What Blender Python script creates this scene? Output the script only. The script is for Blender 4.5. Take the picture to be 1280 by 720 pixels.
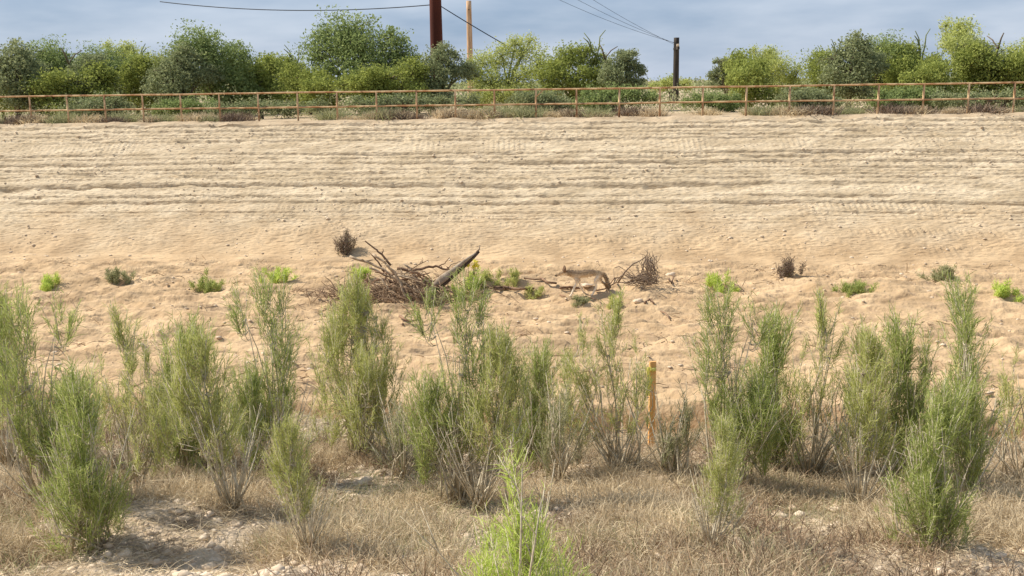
import bpy, math, random
import numpy as np
from mathutils import Vector, Matrix
R = math.radians
random.seed(7); rng = np.random.default_rng(7)
sc = bpy.context.scene
for o in list(bpy.data.objects): bpy.data.objects.remove(o)
col = sc.collection

# ------------------------------------------------------------------ camera
F = 1320.0
CAMZ = 4.9
cam_d = bpy.data.cameras.new('camera'); cam = bpy.data.objects.new('camera', cam_d); col.objects.link(cam)
cam_d.sensor_width = 36; cam_d.lens = F / 1280 * 36; cam_d.clip_end = 6000; cam_d.clip_start = .1
CM = Matrix.Rotation(R(90 - 11.0), 3, 'X') @ Matrix.Rotation(R(-0.85), 3, 'Z')
cam.matrix_world = Matrix.Translation((0, 0, CAMZ)) @ CM.to_4x4()
sc.camera = cam

# ------------------------------------------------------------------ light
SUN_EL, SUN_AZ = 46.0, 106.0          # azimuth measured from -Y (behind the camera) round to the left
sx = -math.sin(R(SUN_AZ)) * math.cos(R(SUN_EL)); sy = -math.cos(R(SUN_AZ)) * math.cos(R(SUN_EL)); sz = math.sin(R(SUN_EL))
sd = bpy.data.lights.new('sun', 'SUN'); sd.energy = 4.3; sd.angle = R(.53); sd.color = (1, .93, .82)
so = bpy.data.objects.new('sun', sd); col.objects.link(so); so.location = (-20, 0, 30)
so.rotation_euler = Vector((sx, sy, sz)).to_track_quat('Z', 'Y').to_euler()
w = bpy.data.worlds.new('World'); sc.world = w; w.use_nodes = True
nt = w.node_tree; nt.nodes.clear()
def N(t, typ, **k):
    n = t.nodes.new(typ)
    for a, v in k.items():
        if a.startswith('i_'): n.inputs[a[2:].replace('_', ' ')].default_value = v
        else: setattr(n, a, v)
    return n
wo = N(nt, 'ShaderNodeOutputWorld'); bg = N(nt, 'ShaderNodeBackground'); bg.inputs[1].default_value = .1
sky = N(nt, 'ShaderNodeTexSky'); sky.sky_type = 'NISHITA'; sky.sun_disc = False
sky.sun_elevation = R(SUN_EL); sky.sun_rotation = math.atan2(sx, sy)
tc = N(nt, 'ShaderNodeTexCoord'); mp = N(nt, 'ShaderNodeMapping'); mp.inputs['Scale'].default_value = (1.0, 1.0, 4.2)
mp.inputs['Location'].default_value = (.35, .1, .2)
n1 = N(nt, 'ShaderNodeTexNoise'); n1.inputs['Scale'].default_value = 5.5; n1.inputs['Detail'].default_value = 7; n1.inputs['Roughness'].default_value = .5
r1 = N(nt, 'ShaderNodeValToRGB')
e = r1.color_ramp.elements; e[0].position = .32; e[0].color = (1.9, 2.65, 3.85, 1); e[1].position = .72; e[1].color = (4.3, 4.8, 5.7, 1)
m1 = N(nt, 'ShaderNodeMix', data_type='RGBA'); m1.inputs[0].default_value = .88
L = nt.links.new
L(tc.outputs['Generated'], mp.inputs[0]); L(mp.outputs[0], n1.inputs[0]); L(n1.outputs[0], r1.inputs[0])
L(sky.outputs[0], m1.inputs[6]); L(r1.outputs[0], m1.inputs[7]); L(m1.outputs[2], bg.inputs[0]); L(bg.outputs[0], wo.inputs[0])
sc.view_settings.view_transform = 'Standard'; sc.view_settings.look = 'None'; sc.view_settings.gamma = 1
sc.view_settings.use_curve_mapping = False
sc.view_settings.exposure = 0.6

# ------------------------------------------------------------------ noise
def vnoise(x, y, seed=0):
    x = np.asarray(x, float); y = np.asarray(y, float)
    xi = np.floor(x).astype(np.int64); yi = np.floor(y).astype(np.int64); fx = x - xi; fy = y - yi
    fx = fx * fx * (3 - 2 * fx); fy = fy * fy * (3 - 2 * fy)
    def h(a, b):
        n = (a * 374761393 + b * 668265263 + seed * 1274126177) & 0xffffffff
        n = ((n ^ (n >> 13)) * 1274126177) & 0xffffffff
        return ((n ^ (n >> 16)) & 0xffff) / 65535.0
    a = h(xi, yi); b = h(xi + 1, yi); c = h(xi, yi + 1); d = h(xi + 1, yi + 1)
    return (a * (1 - fx) + b * fx) * (1 - fy) + (c * (1 - fx) + d * fx) * fy * 1.0
def fbm(x, y, o=4, seed=0):
    s = 0; a = 1; t = 0
    for k in range(o):
        s = s + a * vnoise(x * 2 ** k, y * 2 ** k, seed + k * 17); t += a; a *= .5
    return s / t - .5

# ------------------------------------------------------------------ terrain height
SL = .12                                   # the far bank runs slightly towards the camera on the right
def uc(x, y): return y + SL * x
def wobu(x, y):
    return uc(x, y)
BU = [-400, -4, 0, 2.0, 6.0, 9.0, 11.0, 12.1, 13.0, 14.3, 14.42, 18, 22, 27.5, 28.6, 35.2, 35.7, 60, 4000]
BZ = [3.2, 3.2, 3.2, 3.1, 1.93, 1.32, 1.0, .8, .10, -.02, .46, .16, 0, .04, .25, 3.60, 3.72, 3.72, 3.72]
T_NEAR, T_TOE, T_TOP = 12.2, 27.9, 35.3
LIFT = .15
def H(x, y):
    x = np.asarray(x, float); y = np.asarray(y, float)
    u = uc(x, y)
    bf = np.clip((u - 6) / 4, 0, 1) * np.clip((24 - u) / 6, 0, 1)
    u2 = u + bf * (fbm(x * .45, y * .45, 3, 5) * .9)
    z = np.interp(u2, BU, BZ)
    # embankment lifts: worn ledges with cleat marks
    bm_ = np.clip((u - 27.9) / 1.2, 0, 1) * np.clip((35.5 - u) / .4, 0, 1)
    ph = (z + fbm(x * .12, y * .04, 2, 9) * .10 + .10 * np.sin(z * 5.1 + 1) + .05 * np.sin(z * 11.7) + fbm(x * .9, y * .1, 2, 91) * .010) / LIFT
    fr = ph - np.floor(ph); ix = np.floor(ph)
    r = np.clip((fr - .90) / .10, 0, 1); saw = r - np.minimum(fr / .90, 1)                 # gentle tread then a short riser
    st = .30 + 1.9 * vnoise(x * .30 + ix * 7.3, ix * 3.1, 33) * vnoise(x * 2.0, ix * 5.7, 21) + .9 * np.clip(fbm(x * 1.3 + ix * 11, ix * 1.7, 3, 66), 0, 1)
    st = st * np.clip((z - .75) / 1.0, .12, 1)
    z = z + bm_ * saw * LIFT * .42 * np.clip(st, 0, 1.6)
    z = z + bm_ * (fbm(x * 6, y * 11, 3, 14) * .035 + fbm(x * .8, y * 1.6, 2, 15) * .04)
    cl = vnoise(x * .7 + 3, ix * 2.9 + 40, 77)
    z = z + bm_ * np.clip(cl - .45, 0, 1) * .10 * np.abs(np.sin(x * 19 + ix * 2.1 + fbm(x*.5, y*.5, 2, 3) * 3)) ** 2 * np.sin(np.clip(fr, 0, 1) * math.pi)
    gd = np.abs(fr - .93); gw = .06 + .06 * vnoise(x * 1.7, ix * 9.1, 62)
    gs = np.clip(vnoise(x * .22 + ix * 5.3, ix * 4.1, 61) * 2.6 - .45, 0, 1) * (.45 + .8 * vnoise(x * 3.1, ix * 2.3, 63)) * np.clip((z - .9) / .7, 0, 1)
    z = z - bm_ * .19 * gs * np.exp(-(gd / gw) ** 2)
    z = z + bm_ * fbm(x * 12, y * 22, 2, 64) * .05
    # crest crumbs
    cr = np.exp(-((u - 35.45) / .35) ** 2)
    z = z + cr * (fbm(x * 1.6, y * 2, 4, 51) * .22 + .02)
    # wash bed
    wb = np.clip((u - 13.2) / 1.5, 0, 1) * np.clip((28.6 - u) / 1.2, 0, 1)
    z = z + wb * (fbm(x * .35, y * .8, 3, 71) * .26 + fbm(x * 1.0, y * 3.6, 4, 72) * .15 + fbm(x * 3.5, y * 10, 3, 73) * .11)
    rd = 1 - np.abs(fbm(x * .5, y * 1.9, 3, 74) * 2.6)
    z = z + wb * np.clip(rd, 0, 1) ** 5 * .14
    tk = np.exp(-((u - 22.6 - .3 * np.sin(x * .5)) / .45) ** 2)
    z = z - wb * tk * .10 + wb * np.exp(-((u - 24.9 - .35 * np.sin(x * .37 + 1)) / .55) ** 2) * .13
    # near slope
    nb = np.clip((12.6 - u) / .8, 0, 1)
    z = z + nb * (fbm(x * .8, y * .8, 3, 81) * .34 + fbm(x * 3, y * 3, 4, 82) * .18)
    tb = np.clip((u - 36.2) / 3, 0, 1)
    z = z + tb * fbm(x * .15, y * .15, 3, 83) * .3
    return z
def Hs(x, y): return float(H(np.array([x]), np.array([y]))[0])

def ray(px, py):
    v = CM @ Vector(((px - 640) / F, (360 - py) / F, -1)); return v
def P(px, py, Y):
    v = ray(px, py); t = Y / v.y; return Vector((v.x * t, Y, CAMZ + v.z * t))
def G(px, py):
    v = ray(px, py)
    ys = np.arange(3.5, 60, .03); xs = v.x / v.y * ys; zs = CAMZ + v.z / v.y * ys
    k = np.nonzero(zs < H(xs, ys))[0]; k = k[0] if len(k) else len(ys) - 1
    return Vector((xs[k], ys[k], float(H(xs[k:k+1], ys[k:k+1])[0])))
def X(px, Y, py=200): return P(px, py, Y).x
def pix(p):
    v = CM.transposed() @ (Vector(p) - Vector((0, 0, CAMZ))); return 640 + F * v.x / -v.z, 360 - F * v.y / -v.z

# ------------------------------------------------------------------ materials
def mat(name, c1, c2, scale=5, rough=.95, bump=.3, bscale=40, detail=6, c3=None, s3=60, transl=0, rnd=False, aniso=None, spec=.2, lo=.35, hi=.65, bdist=.02):
    m = bpy.data.materials.new(name); m.use_nodes = True; t = m.node_tree; b = t.nodes['Principled BSDF']
    b.inputs['Roughness'].default_value = rough; b.inputs['Specular IOR Level'].default_value = spec
    tcn = N(t, 'ShaderNodeTexCoord'); l = t.links.new
    src = tcn.outputs['Object']
    if aniso:
        mm = N(t, 'ShaderNodeMapping'); mm.inputs['Scale'].default_value = aniso; l(src, mm.inputs[0]); src = mm.outputs[0]
    n = N(t, 'ShaderNodeTexNoise'); n.inputs['Scale'].default_value = scale; n.inputs['Detail'].default_value = detail; l(src, n.inputs[0])
    rp = N(t, 'ShaderNodeValToRGB'); el = rp.color_ramp.elements
    el[0].position = lo; el[0].color = (*c1, 1); el[1].position = hi; el[1].color = (*c2, 1)
    if rnd:
        at = N(t, 'ShaderNodeAttribute'); at.attribute_name = 'rnd'; ad = N(t, 'ShaderNodeMath', operation='MULTIPLY_ADD')
        l(n.outputs[0], ad.inputs[0]); ad.inputs[1].default_value = .45; mu = N(t, 'ShaderNodeMath', operation='MULTIPLY_ADD')
        l(at.outputs['Fac'], mu.inputs[0]); mu.inputs[1].default_value = .55; mu.inputs[2].default_value = 0; l(mu.outputs[0], ad.inputs[2])
        l(ad.outputs[0], rp.inputs[0]); el[0].position = .15; el[1].position = .85
    else: l(n.outputs[0], rp.inputs[0])
    out = rp.outputs[0]
    if c3:
        n3 = N(t, 'ShaderNodeTexNoise'); n3.inputs['Scale'].default_value = s3; n3.inputs['Detail'].default_value = 3; l(src, n3.inputs[0])
        r3 = N(t, 'ShaderNodeValToRGB'); r3.color_ramp.elements[0].position = .56; r3.color_ramp.elements[1].position = .68; l(n3.outputs[0], r3.inputs[0])
        mx = N(t, 'ShaderNodeMix', data_type='RGBA'); l(r3.outputs[0], mx.inputs[0]); l(out, mx.inputs[6]); mx.inputs[7].default_value = (*c3, 1); out = mx.outputs[2]
    l(out, b.inputs['Base Color'])
    if bump:
        nb = N(t, 'ShaderNodeTexNoise'); nb.inputs['Scale'].default_value = bscale; nb.inputs['Detail'].default_value = 8; l(src, nb.inputs[0])
        bp = N(t, 'ShaderNodeBump'); bp.inputs['Strength'].default_value = bump; bp.inputs['Distance'].default_value = bdist; l(nb.outputs[0], bp.inputs['Height']); l(bp.outputs[0], b.inputs['Normal'])
    if transl:
        tr = N(t, 'ShaderNodeBsdfTranslucent'); l(out, tr.inputs[0]); ms = N(t, 'ShaderNodeMixShader'); ms.inputs[0].default_value = transl
        o = t.nodes['Material Output']; l(b.outputs[0], ms.inputs[1]); l(tr.outputs[0], ms.inputs[2]); l(ms.outputs[0], o.inputs[0])
    return m
M = {}
M['bank'] = mat('soil_cement', (.43, .335, .215), (.61, .495, .34), 1.6, bump=1, bscale=9, bdist=.05, c3=(.40, .30, .19), s3=9, aniso=(.5, 1.6, 1.6))
def z_blend(m, c, z0, z1):
    t = m.node_tree; l = t.links.new; b = t.nodes['Principled BSDF']; src = b.inputs['Base Color'].links[0].from_socket
    g = N(t, 'ShaderNodeNewGeometry'); sp = N(t, 'ShaderNodeSeparateXYZ'); l(g.outputs['Position'], sp.inputs[0])
    n = N(t, 'ShaderNodeTexNoise'); n.inputs['Scale'].default_value = .7; n.inputs['Detail'].default_value = 6; l(g.outputs['Position'], n.inputs[0])
    a = N(t, 'ShaderNodeMath', operation='MULTIPLY_ADD'); l(n.outputs[0], a.inputs[0]); a.inputs[1].default_value = 1.6; l(sp.outputs[2], a.inputs[2])
    mr = N(t, 'ShaderNodeMapRange'); l(a.outputs[0], mr.inputs[0]); mr.inputs[1].default_value = z0 + .8; mr.inputs[2].default_value = z1 + .8
    n2 = N(t, 'ShaderNodeTexNoise'); n2.inputs['Scale'].default_value = 1.1; n2.inputs['Detail'].default_value = 6; l(g.outputs['Position'], n2.inputs[0])
    rp = N(t, 'ShaderNodeValToRGB'); e = rp.color_ramp.elements; e[0].position = .35; e[1].position = .65; e[0].color = (*c[0], 1); e[1].color = (*c[1], 1); l(n2.outputs[0], rp.inputs[0])
    mx = N(t, 'ShaderNodeMix', data_type='RGBA'); l(mr.outputs[0], mx.inputs[0]); l(rp.outputs[0], mx.inputs[6]); l(src, mx.inputs[7]); l(mx.outputs[2], b.inputs['Base Color'])
z_blend(M['bank'], ((.395, .27, .152), (.575, .41, .24)), .2, 1.5)
M['bed'] = mat('wash_sand', (.395, .27, .152), (.575, .41, .24), 1.1, bump=1, bscale=8, bdist=.05, c3=(.42, .29, .175), s3=7)
M['near'] = mat('litter_soil', (.20, .15, .10), (.54, .43, .305), 2.2, bump=1, bscale=22, bdist=.05, c3=(.62, .50, .37), s3=16)
M['far'] = mat('desert_soil', (.36, .27, .17), (.50, .39, .26), 1.2, bump=.5, bscale=12, bdist=.05)
M['rust'] = mat('rusty_pipe', (.38, .19, .085), (.68, .48, .27), 3, rough=.8, bump=.2, c3=(.24, .12, .06), s3=5)
M['cor'] = mat('weathering_steel', (.075, .018, .010), (.12, .03, .017), 1.5, rough=.75, bump=.1, aniso=(1, 1, .25))
M['pole'] = mat('raw_pole_wood', (.42, .25, .13), (.66, .46, .30), 3, bump=.4, aniso=(6, 6, .5))
M['dpole'] = mat('creosote_pole_wood', (.035, .03, .027), (.08, .065, .05), 3, bump=.4, aniso=(6, 6, .5))
M['wire'] = mat('wire_black', (.03, .035, .045), (.04, .045, .055), 3, bump=0, rough=.6)
M['trunk'] = mat('mesquite_bark', (.10, .075, .05), (.22, .17, .12), 8, bump=.6, bscale=30)
M['pvbark'] = mat('green_bark', (.16, .19, .07), (.26, .27, .12), 5, bump=.3)
M['leaf_a'] = mat('mesquite_leaf', (.14, .195, .06), (.42, .49, .19), .9, bump=0, transl=.4, rnd=True)
M['leaf_b'] = mat('olive_leaf', (.17, .21, .045), (.48, .52, .14), .9, bump=0, transl=.4, rnd=True)
M['leaf_c'] = mat('palo_verde_leaf', (.28, .33, .09), (.66, .68, .24), .9, bump=0, transl=.45, rnd=True)
M['leaf_d'] = mat('ironwood_leaf', (.15, .18, .08), (.42, .45, .23), .9, bump=0, transl=.35, rnd=True)
M['broom'] = mat('broom_twig', (.30, .33, .09), (.70, .70, .27), 3, bump=0, transl=.4, rnd=True)
M['broom2'] = mat('broom_twig_dark', (.22, .28, .07), (.57, .61, .21), 3, bump=0, transl=.4, rnd=True)
M['broom3'] = mat('broom_twig_fresh', (.34, .46, .06), (.80, .88, .26), 3, bump=0, transl=.45, rnd=True)
M['broom4'] = mat('broom_twig_grey', (.24, .25, .12), (.50, .49, .27), 3, bump=0, transl=.35, rnd=True)
M['stem'] = mat('pale_stem', (.40, .33, .22), (.68, .60, .45), 20, bump=.3)
M['twigb'] = mat('dry_brown_twig', (.17, .11, .07), (.42, .30, .19), 4, bump=0, rnd=True)
M['straw'] = mat('dry_straw', (.34, .26, .165), (.86, .72, .49), 1.5, bump=0, transl=.3, rnd=True)
M['strawp'] = mat('pale_straw', (.40, .31, .18), (.80, .67, .44), 1.5, bump=0, transl=.3, rnd=True)
M['drift'] = mat('driftwood_grey', (.24, .175, .11), (.50, .39, .27), 6, bump=.6, bscale=30)
M['drift2'] = mat('driftwood_brown', (.12, .07, .045), (.30, .19, .12), 6, bump=.6, bscale=30)
M['log'] = mat('weathered_log', (.24, .18, .125), (.42, .34, .25), 5, bump=.7, bscale=25, aniso=(1, 1, 1))
M['log_shade'] = mat('log_shade_dark', (.05, .03, .022), (.10, .065, .045), 8, bump=.6)  # near-black tone painting the shade on the log's underside
M['dead'] = mat('dead_bush_twig', (.14, .10, .075), (.32, .24, .17), 6, bump=0, rnd=True)
M['stone'] = mat('stone', (.42, .32, .22), (.76, .62, .46), 3, bump=.4, bscale=30)
M['lath'] = mat('lath_wood', (.72, .36, .11), (.88, .52, .22), 3, bump=.3, aniso=(8, 8, 1))
M['tape'] = mat('flagging_tape', (.85, .80, .12), (.95, .90, .35), 6, bump=.2, transl=.3, rough=.5)
M['yellow'] = mat('yellow_flower', (.85, .75, .08), (.95, .88, .20), 5, bump=0, transl=.3, rnd=True)

# ------------------------------------------------------------------ helpers
def tag(o, label=None, cat=None, group=None, kind=None):
    if label: o['label'] = label
    if cat: o['category'] = cat
    if group: o['group'] = group
    if kind: o['kind'] = kind
    return o
def empty(name, loc=(0, 0, 0), rz=0):
    o = bpy.data.objects.new(name, None); col.objects.link(o); o.location = loc; o.rotation_euler = (0, 0, rz); o.empty_display_size = .2
    return o
def mesh_np(name, V, Fq, m, parent=None, rnd=None, smooth=False):
    """V (n,3); Fq (k,4) or (k,3) ints"""
    V = np.asarray(V, np.float32); Fq = np.asarray(Fq, np.int32)
    me = bpy.data.meshes.new(name); k, c = Fq.shape
    me.vertices.add(len(V)); me.vertices.foreach_set('co', V.ravel())
    me.loops.add(k * c); me.loops.foreach_set('vertex_index', Fq.ravel())
    me.polygons.add(k); me.polygons.foreach_set('loop_start', np.arange(k, dtype=np.int32) * c)
    me.polygons.foreach_set('loop_total', np.full(k, c, np.int32))
    if smooth: me.polygons.foreach_set('use_smooth', np.ones(k, bool))
    me.update(calc_edges=True)
    if rnd is not None:
        a = me.attributes.new('rnd', 'FLOAT', 'POINT'); a.data.foreach_set('value', np.asarray(rnd, np.float32))
    me.materials.append(m); o = bpy.data.objects.new(name, me); col.objects.link(o)
    if parent: o.parent = parent
    return o
class MB:
    def __init__(s): s.V = []; s.F = []; s.n = 0; s.r = []
    def add(s, V, F_, rnd=None):
        V = np.asarray(V, float); s.V.append(V); s.F += [tuple(int(i) + s.n for i in f) for f in F_]; s.n += len(V)
        s.r.append(np.full(len(V), random.random() if rnd is None else rnd))
    def tube(s, pts, rad, sides=6, rnd=None):
        pts = [Vector(p) for p in pts]; n = len(pts)
        if not hasattr(rad, '__len__'): rad = [rad] * n
        V = []; up = Vector((.13, .97, .2))
        for i, p in enumerate(pts):
            d = (pts[min(i + 1, n - 1)] - pts[max(i - 1, 0)]).normalized()
            a = d.cross(up); a = a.normalized() if a.length > 1e-3 else d.orthogonal().normalized(); b = d.cross(a)
            for k in range(sides):
                t = 2 * math.pi * k / sides; V.append(p + (a * math.cos(t) + b * math.sin(t)) * rad[i])
        Fc = []
        for i in range(n - 1):
            for k in range(sides):
                k2 = (k + 1) % sides; Fc.append((i * sides + k, i * sides + k2, (i + 1) * sides + k2, (i + 1) * sides + k))
        Fc.append(tuple(range(sides))[::-1]); Fc.append(tuple((n - 1) * sides + k for k in range(sides)))
        s.add(V, Fc, rnd)
    def box(s, c, sz, rot=None):
        V = []
        for x in (-.5, .5):
            for y in (-.5, .5):
                for z in (-.5, .5):
                    v = Vector((x * sz[0], y * sz[1], z * sz[2]))
                    if rot is not None: v = rot @ v
                    V.append(v + Vector(c))
        s.add(V, [(0, 1, 3, 2), (4, 6, 7, 5), (0, 4, 5, 1), (2, 3, 7, 6), (0, 2, 6, 4), (1, 5, 7, 3)])
    def build(s, name, m, parent=None, smooth=True, origin=None):
        V = np.concatenate(s.V)
        me = bpy.data.meshes.new(name)
        if origin is not None: V = V - np.array(origin)
        me.from_pydata(V.tolist(), [], s.F); me.update()
        if smooth: me.polygons.foreach_set('use_smooth', [True] * len(me.polygons))
        a = me.attributes.new('rnd', 'FLOAT', 'POINT'); a.data.foreach_set('value', np.concatenate(s.r).astype(np.float32))
        me.materials.append(m); o = bpy.data.objects.new(name, me); col.objects.link(o)
        if parent: o.parent = parent
        if origin is not None: o.location = origin
        return o
def copy_tree(o, parent=None):
    c = o.copy(); col.objects.link(c); c.parent = parent
    for ch in o.children: copy_tree(ch, c)
    return c
def norm(a): return a / (np.linalg.norm(a, axis=1, keepdims=True) + 1e-9)

def blades(base, dirs, length, width, curve=.15, clump_r=None):
    """two-segment tapering blades as quads: 6 verts"""
    n = len(base); d = norm(dirs)
    rv = rng.normal(size=(n, 3)); side = norm(np.cross(d, rv)); bend = norm(np.cross(side, d))
    length = np.asarray(length).reshape(-1, 1); width = np.asarray(width).reshape(-1, 1)
    mid = base + d * length * .55 + bend * length * curve * rng.uniform(-.5, .5, (n, 1)) ; tip = base + d * length + bend * length * curve * rng.uniform(-1, 1, (n, 1)) - np.array([[0, 0, 1]]) * length * curve * .3
    V = np.stack([base - side * width * .5, base + side * width * .5, mid + side * width * .4, mid - side * width * .4, tip + side * width * .12, tip - side * width * .12], 1).reshape(-1, 3)
    i = np.arange(n)[:, None] * 6
    Fq = np.concatenate([i + np.array([[0, 1, 2, 3]]), i + np.array([[3, 2, 4, 5]])])
    r = np.repeat(rng.random(n), 6)
    return V, Fq, r
def merge(parts):
    V = []; Fq = []; r = []; n = 0
    for a, b, c in parts: V.append(a); Fq.append(b + n); r.append(c); n += len(a)
    return np.concatenate(V), np.concatenate(Fq), np.concatenate(r)
def leaves(cent, size, flat=.35, aspect=.5):
    n = len(cent); a = norm(rng.normal(size=(n, 3))); b = norm(np.cross(a, rng.normal(size=(n, 3))))
    size = np.asarray(size).reshape(-1, 1)
    V = np.stack([cent - a * size * .5, cent + b * size * aspect * .5, cent + a * size * .5, cent - b * size * aspect * .5], 1).reshape(-1, 3)
    Fq = np.arange(n)[:, None] * 4 + np.array([[0, 1, 2, 3]])
    return V, Fq, np.repeat(rng.random(n), 4)

# ------------------------------------------------------------------ ground sheets (share their edge vertices)
def axis(fa, fb, st, far0, far1, g=1.35):
    a = list(np.arange(fa, fb + 1e-6, st)); s = st; v = fb
    while v < far1: s *= g; v += s; a.append(v)
    s = st; v = fa; pre = []
    while v > far0: s *= g; v -= s; pre.append(v)
    return np.array(pre[::-1] + a)
xs = axis(-18.5, 18.5, .055, -2500, 2500); ys = axis(4.2, 38, .05, -300, 4000); ys = np.sort(np.concatenate([ys[(ys < 28.2) | (ys > 35.6)], np.arange(28.2, 35.6, .018)]))
# shear the columns so the rows follow the bank line
XX, UU = np.meshgrid(xs, ys); shear = SL * np.clip(XX, -60, 60)
YY = UU - shear
def H2(x, y):
    z = H(x, y); return z
# beyond +-60 m keep the profile in u without the shear
ZZ = np.interp(UU, BU, BZ)
inside = np.abs(XX) < 60
ZZ[inside] = H(XX[inside], YY[inside])
nx = len(xs); ny = len(ys); idx = np.arange(nx * ny).reshape(ny, nx)
Vall = np.stack([XX, YY, ZZ], -1).reshape(-1, 3)
def sheet(name, u0, u1, m):
    rows = np.nonzero((ys[:-1] >= u0 - 1e-6) & (ys[:-1] < u1 - 1e-6))[0]
    a, b = rows[0], rows[-1] + 1
    sub = Vall[idx[a, 0]: idx[b, -1] + 1]; k = np.arange((b - a + 1) * nx).reshape(-1, nx)
    Fq = np.stack([k[:-1, :-1], k[:-1, 1:], k[1:, 1:], k[1:, :-1]], -1).reshape(-1, 4)
    o = mesh_np(name, sub, Fq, m, smooth=True); o['kind'] = 'structure'; return o
sheet('near_slope', -1e9, T_NEAR, M['near'])
sheet('wash_bed', T_NEAR, T_TOE, M['bed'])
sheet('embankment', T_TOE, T_TOP, M['bank'])
sheet('ground', T_TOP, 1e9, M['far'])

# ------------------------------------------------------------------ pipe fence on the embankment
fr = empty('pipe_fence', (0, 36.0, Hs(0, 36.0)))
tag(fr, 'rusty two rail pipe fence along the top of the tan embankment', 'fence')
fo = Vector(fr.location)
postx = [X(p, 36.0 - SL * (p - 640) / F * 36, 130) for p in (471, 521, 569.5, 618, 670, 721, 774, 825)]
sp = 1.385
while postx[0] > -21: postx.insert(0, postx[0] - sp)
while postx[-1] < 20: postx.append(postx[-1] + sp)
FZ = 3.72
def fy(x): return 36.0 - SL * x
for i, x in enumerate(postx):
    b = MB(); b.tube([(x, fy(x), FZ - .5), (x + random.uniform(-.012, .012), fy(x), FZ + .94)], .034, 8); b.build('post', M['rust'], fr).matrix_parent_inverse = Matrix.Translation(-fo)
for h in (.95, .46):
    b = MB(); pts = [(x, fy(x), FZ + h + random.uniform(-.008, .008)) for x in [postx[0] - .6] + postx + [postx[-1] + .6]]
    b.tube(pts, .030, 8); b.build('rail', M['rust'], fr).matrix_parent_inverse = Matrix.Translation(-fo)
b = MB(); x = postx[[abs(q - X(670, 36, 130)) for q in postx].index(min(abs(q - X(670, 36, 130)) for q in postx))]
b.tube([(x, fy(x) - .03, FZ + .70), (x + .25, fy(x) - .05, FZ + .93)], .018, 6); b.build('brace', M['rust'], fr).matrix_parent_inverse = Matrix.Translation(-fo)

# ------------------------------------------------------------------ poles and wires
def pole(name, px, Y, ytop_px, r0, r1, m, label, zt=None):
    x = X(px, Y, 60); zb = 3.6; zt = zt or P(px, ytop_px, Y).z
    root = empty(name, (x, Y, zb)); tag(root, label, 'pole')
    b = MB(); n = 12; b.tube([(0, 0, (zt - zb) * i / n) for i in range(n + 1)], [r0 + (r1 - r0) * i / n for i in range(n + 1)], 16)
    b.build('shaft', m, root); return root, x, zt
stp, stx, _ = pole('steel_pole', 545.8, 46, 0, .30, .17, M['cor'], 'thick dark red brown steel pole rising behind the fence out of the view', 17.5)
b = MB(); b.tube([(-.0, 0, 13.7), (0, 0, 13.9)], [.13, .12], 16); b.build('cap', M['cor'], stp)
for h in [P(560, q, 46).z - 3.6 - .1 for q in (-72, -97, -129)]:
    b = MB(); b.tube([(0, 0, h), (.55, -.05, h + .15), (.75, -.07, h + .1)], [.06, .045, .03], 8); b.build('bracket', M['cor'], stp)
b = MB(); b.tube([(.0, 0, 5.0), (0, 0, 5.1)], [.29, .29], 16); b.build('collar', M['cor'], stp)
wdp, wdx, wdz = pole('wooden_pole', 587.2, 62, 1, .19, .145, M['pole'], 'thin pale orange wooden pole right of the thick brown steel pole')
for h in (1.9, 3.2, 5.4):
    b = MB(); b.tube([(0, -.19, h), (0, -.13, h)], .035, 8); b.build('bolt', M['dpole'], wdp)
dkp, dkx, dkz = pole('dark_pole', 845.5, 56, 47, .16, .14, M['dpole'], 'short black wooden pole at the right end of the wires')
b = MB(); b.box((0, 0, dkz - 3.6 - .55), (.1, 1.5, .12)); b.build('crossarm', M['dpole'], dkp, smooth=False)
for k, xo in enumerate((-.65, -.25, .65)):
    b = MB(); b.tube([(0, xo, dkz - 3.6 - .48), (0, xo, dkz - 3.6 - .33)], [.05, .03], 8); b.build('insulator', M['stone'], dkp)
def wire(a, c, sag, label, r=.014, name='power_line'):
    a = Vector(a); c = Vector(c); pts = []
    for i in range(33):
        t = i / 32; p = a.lerp(c, t); p.z -= 4 * sag * t * (1 - t); pts.append(p)
    b = MB(); b.tube(pts, r, 5); o = b.build(name, M['wire'], origin=tuple(a)); tag(o, label, 'wire', 'overhead wires')
    return o
for k, (py, hz, lab) in enumerate(((58, -72, 'faint upper right wire, lowest of the three sloping to the black pole'), (61, -97, 'faint upper right wire, middle of the three sloping to the black pole'), (64, -129, 'faint upper right wire, highest of the three sloping to the black pole'))):
    xo = (-.65, -.25, .65)[k]
    wire((stx + .72, 45.93, P(560, hz, 46).z), (dkx, 56 + xo, dkz - .33), .42, lab, .008)
p = P(546, 3.5, 46); wire((stx, 46, p.z), P(745, 116, 44), .12, 'dark wire slanting down from the brown steel pole behind the bushes', .021)
p = P(546, 5.5, 46); wire((stx, 46, p.z), P(200, 2, 52), .32, 'dark wire running left from the brown steel pole above the big mesquite', .021)

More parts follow.
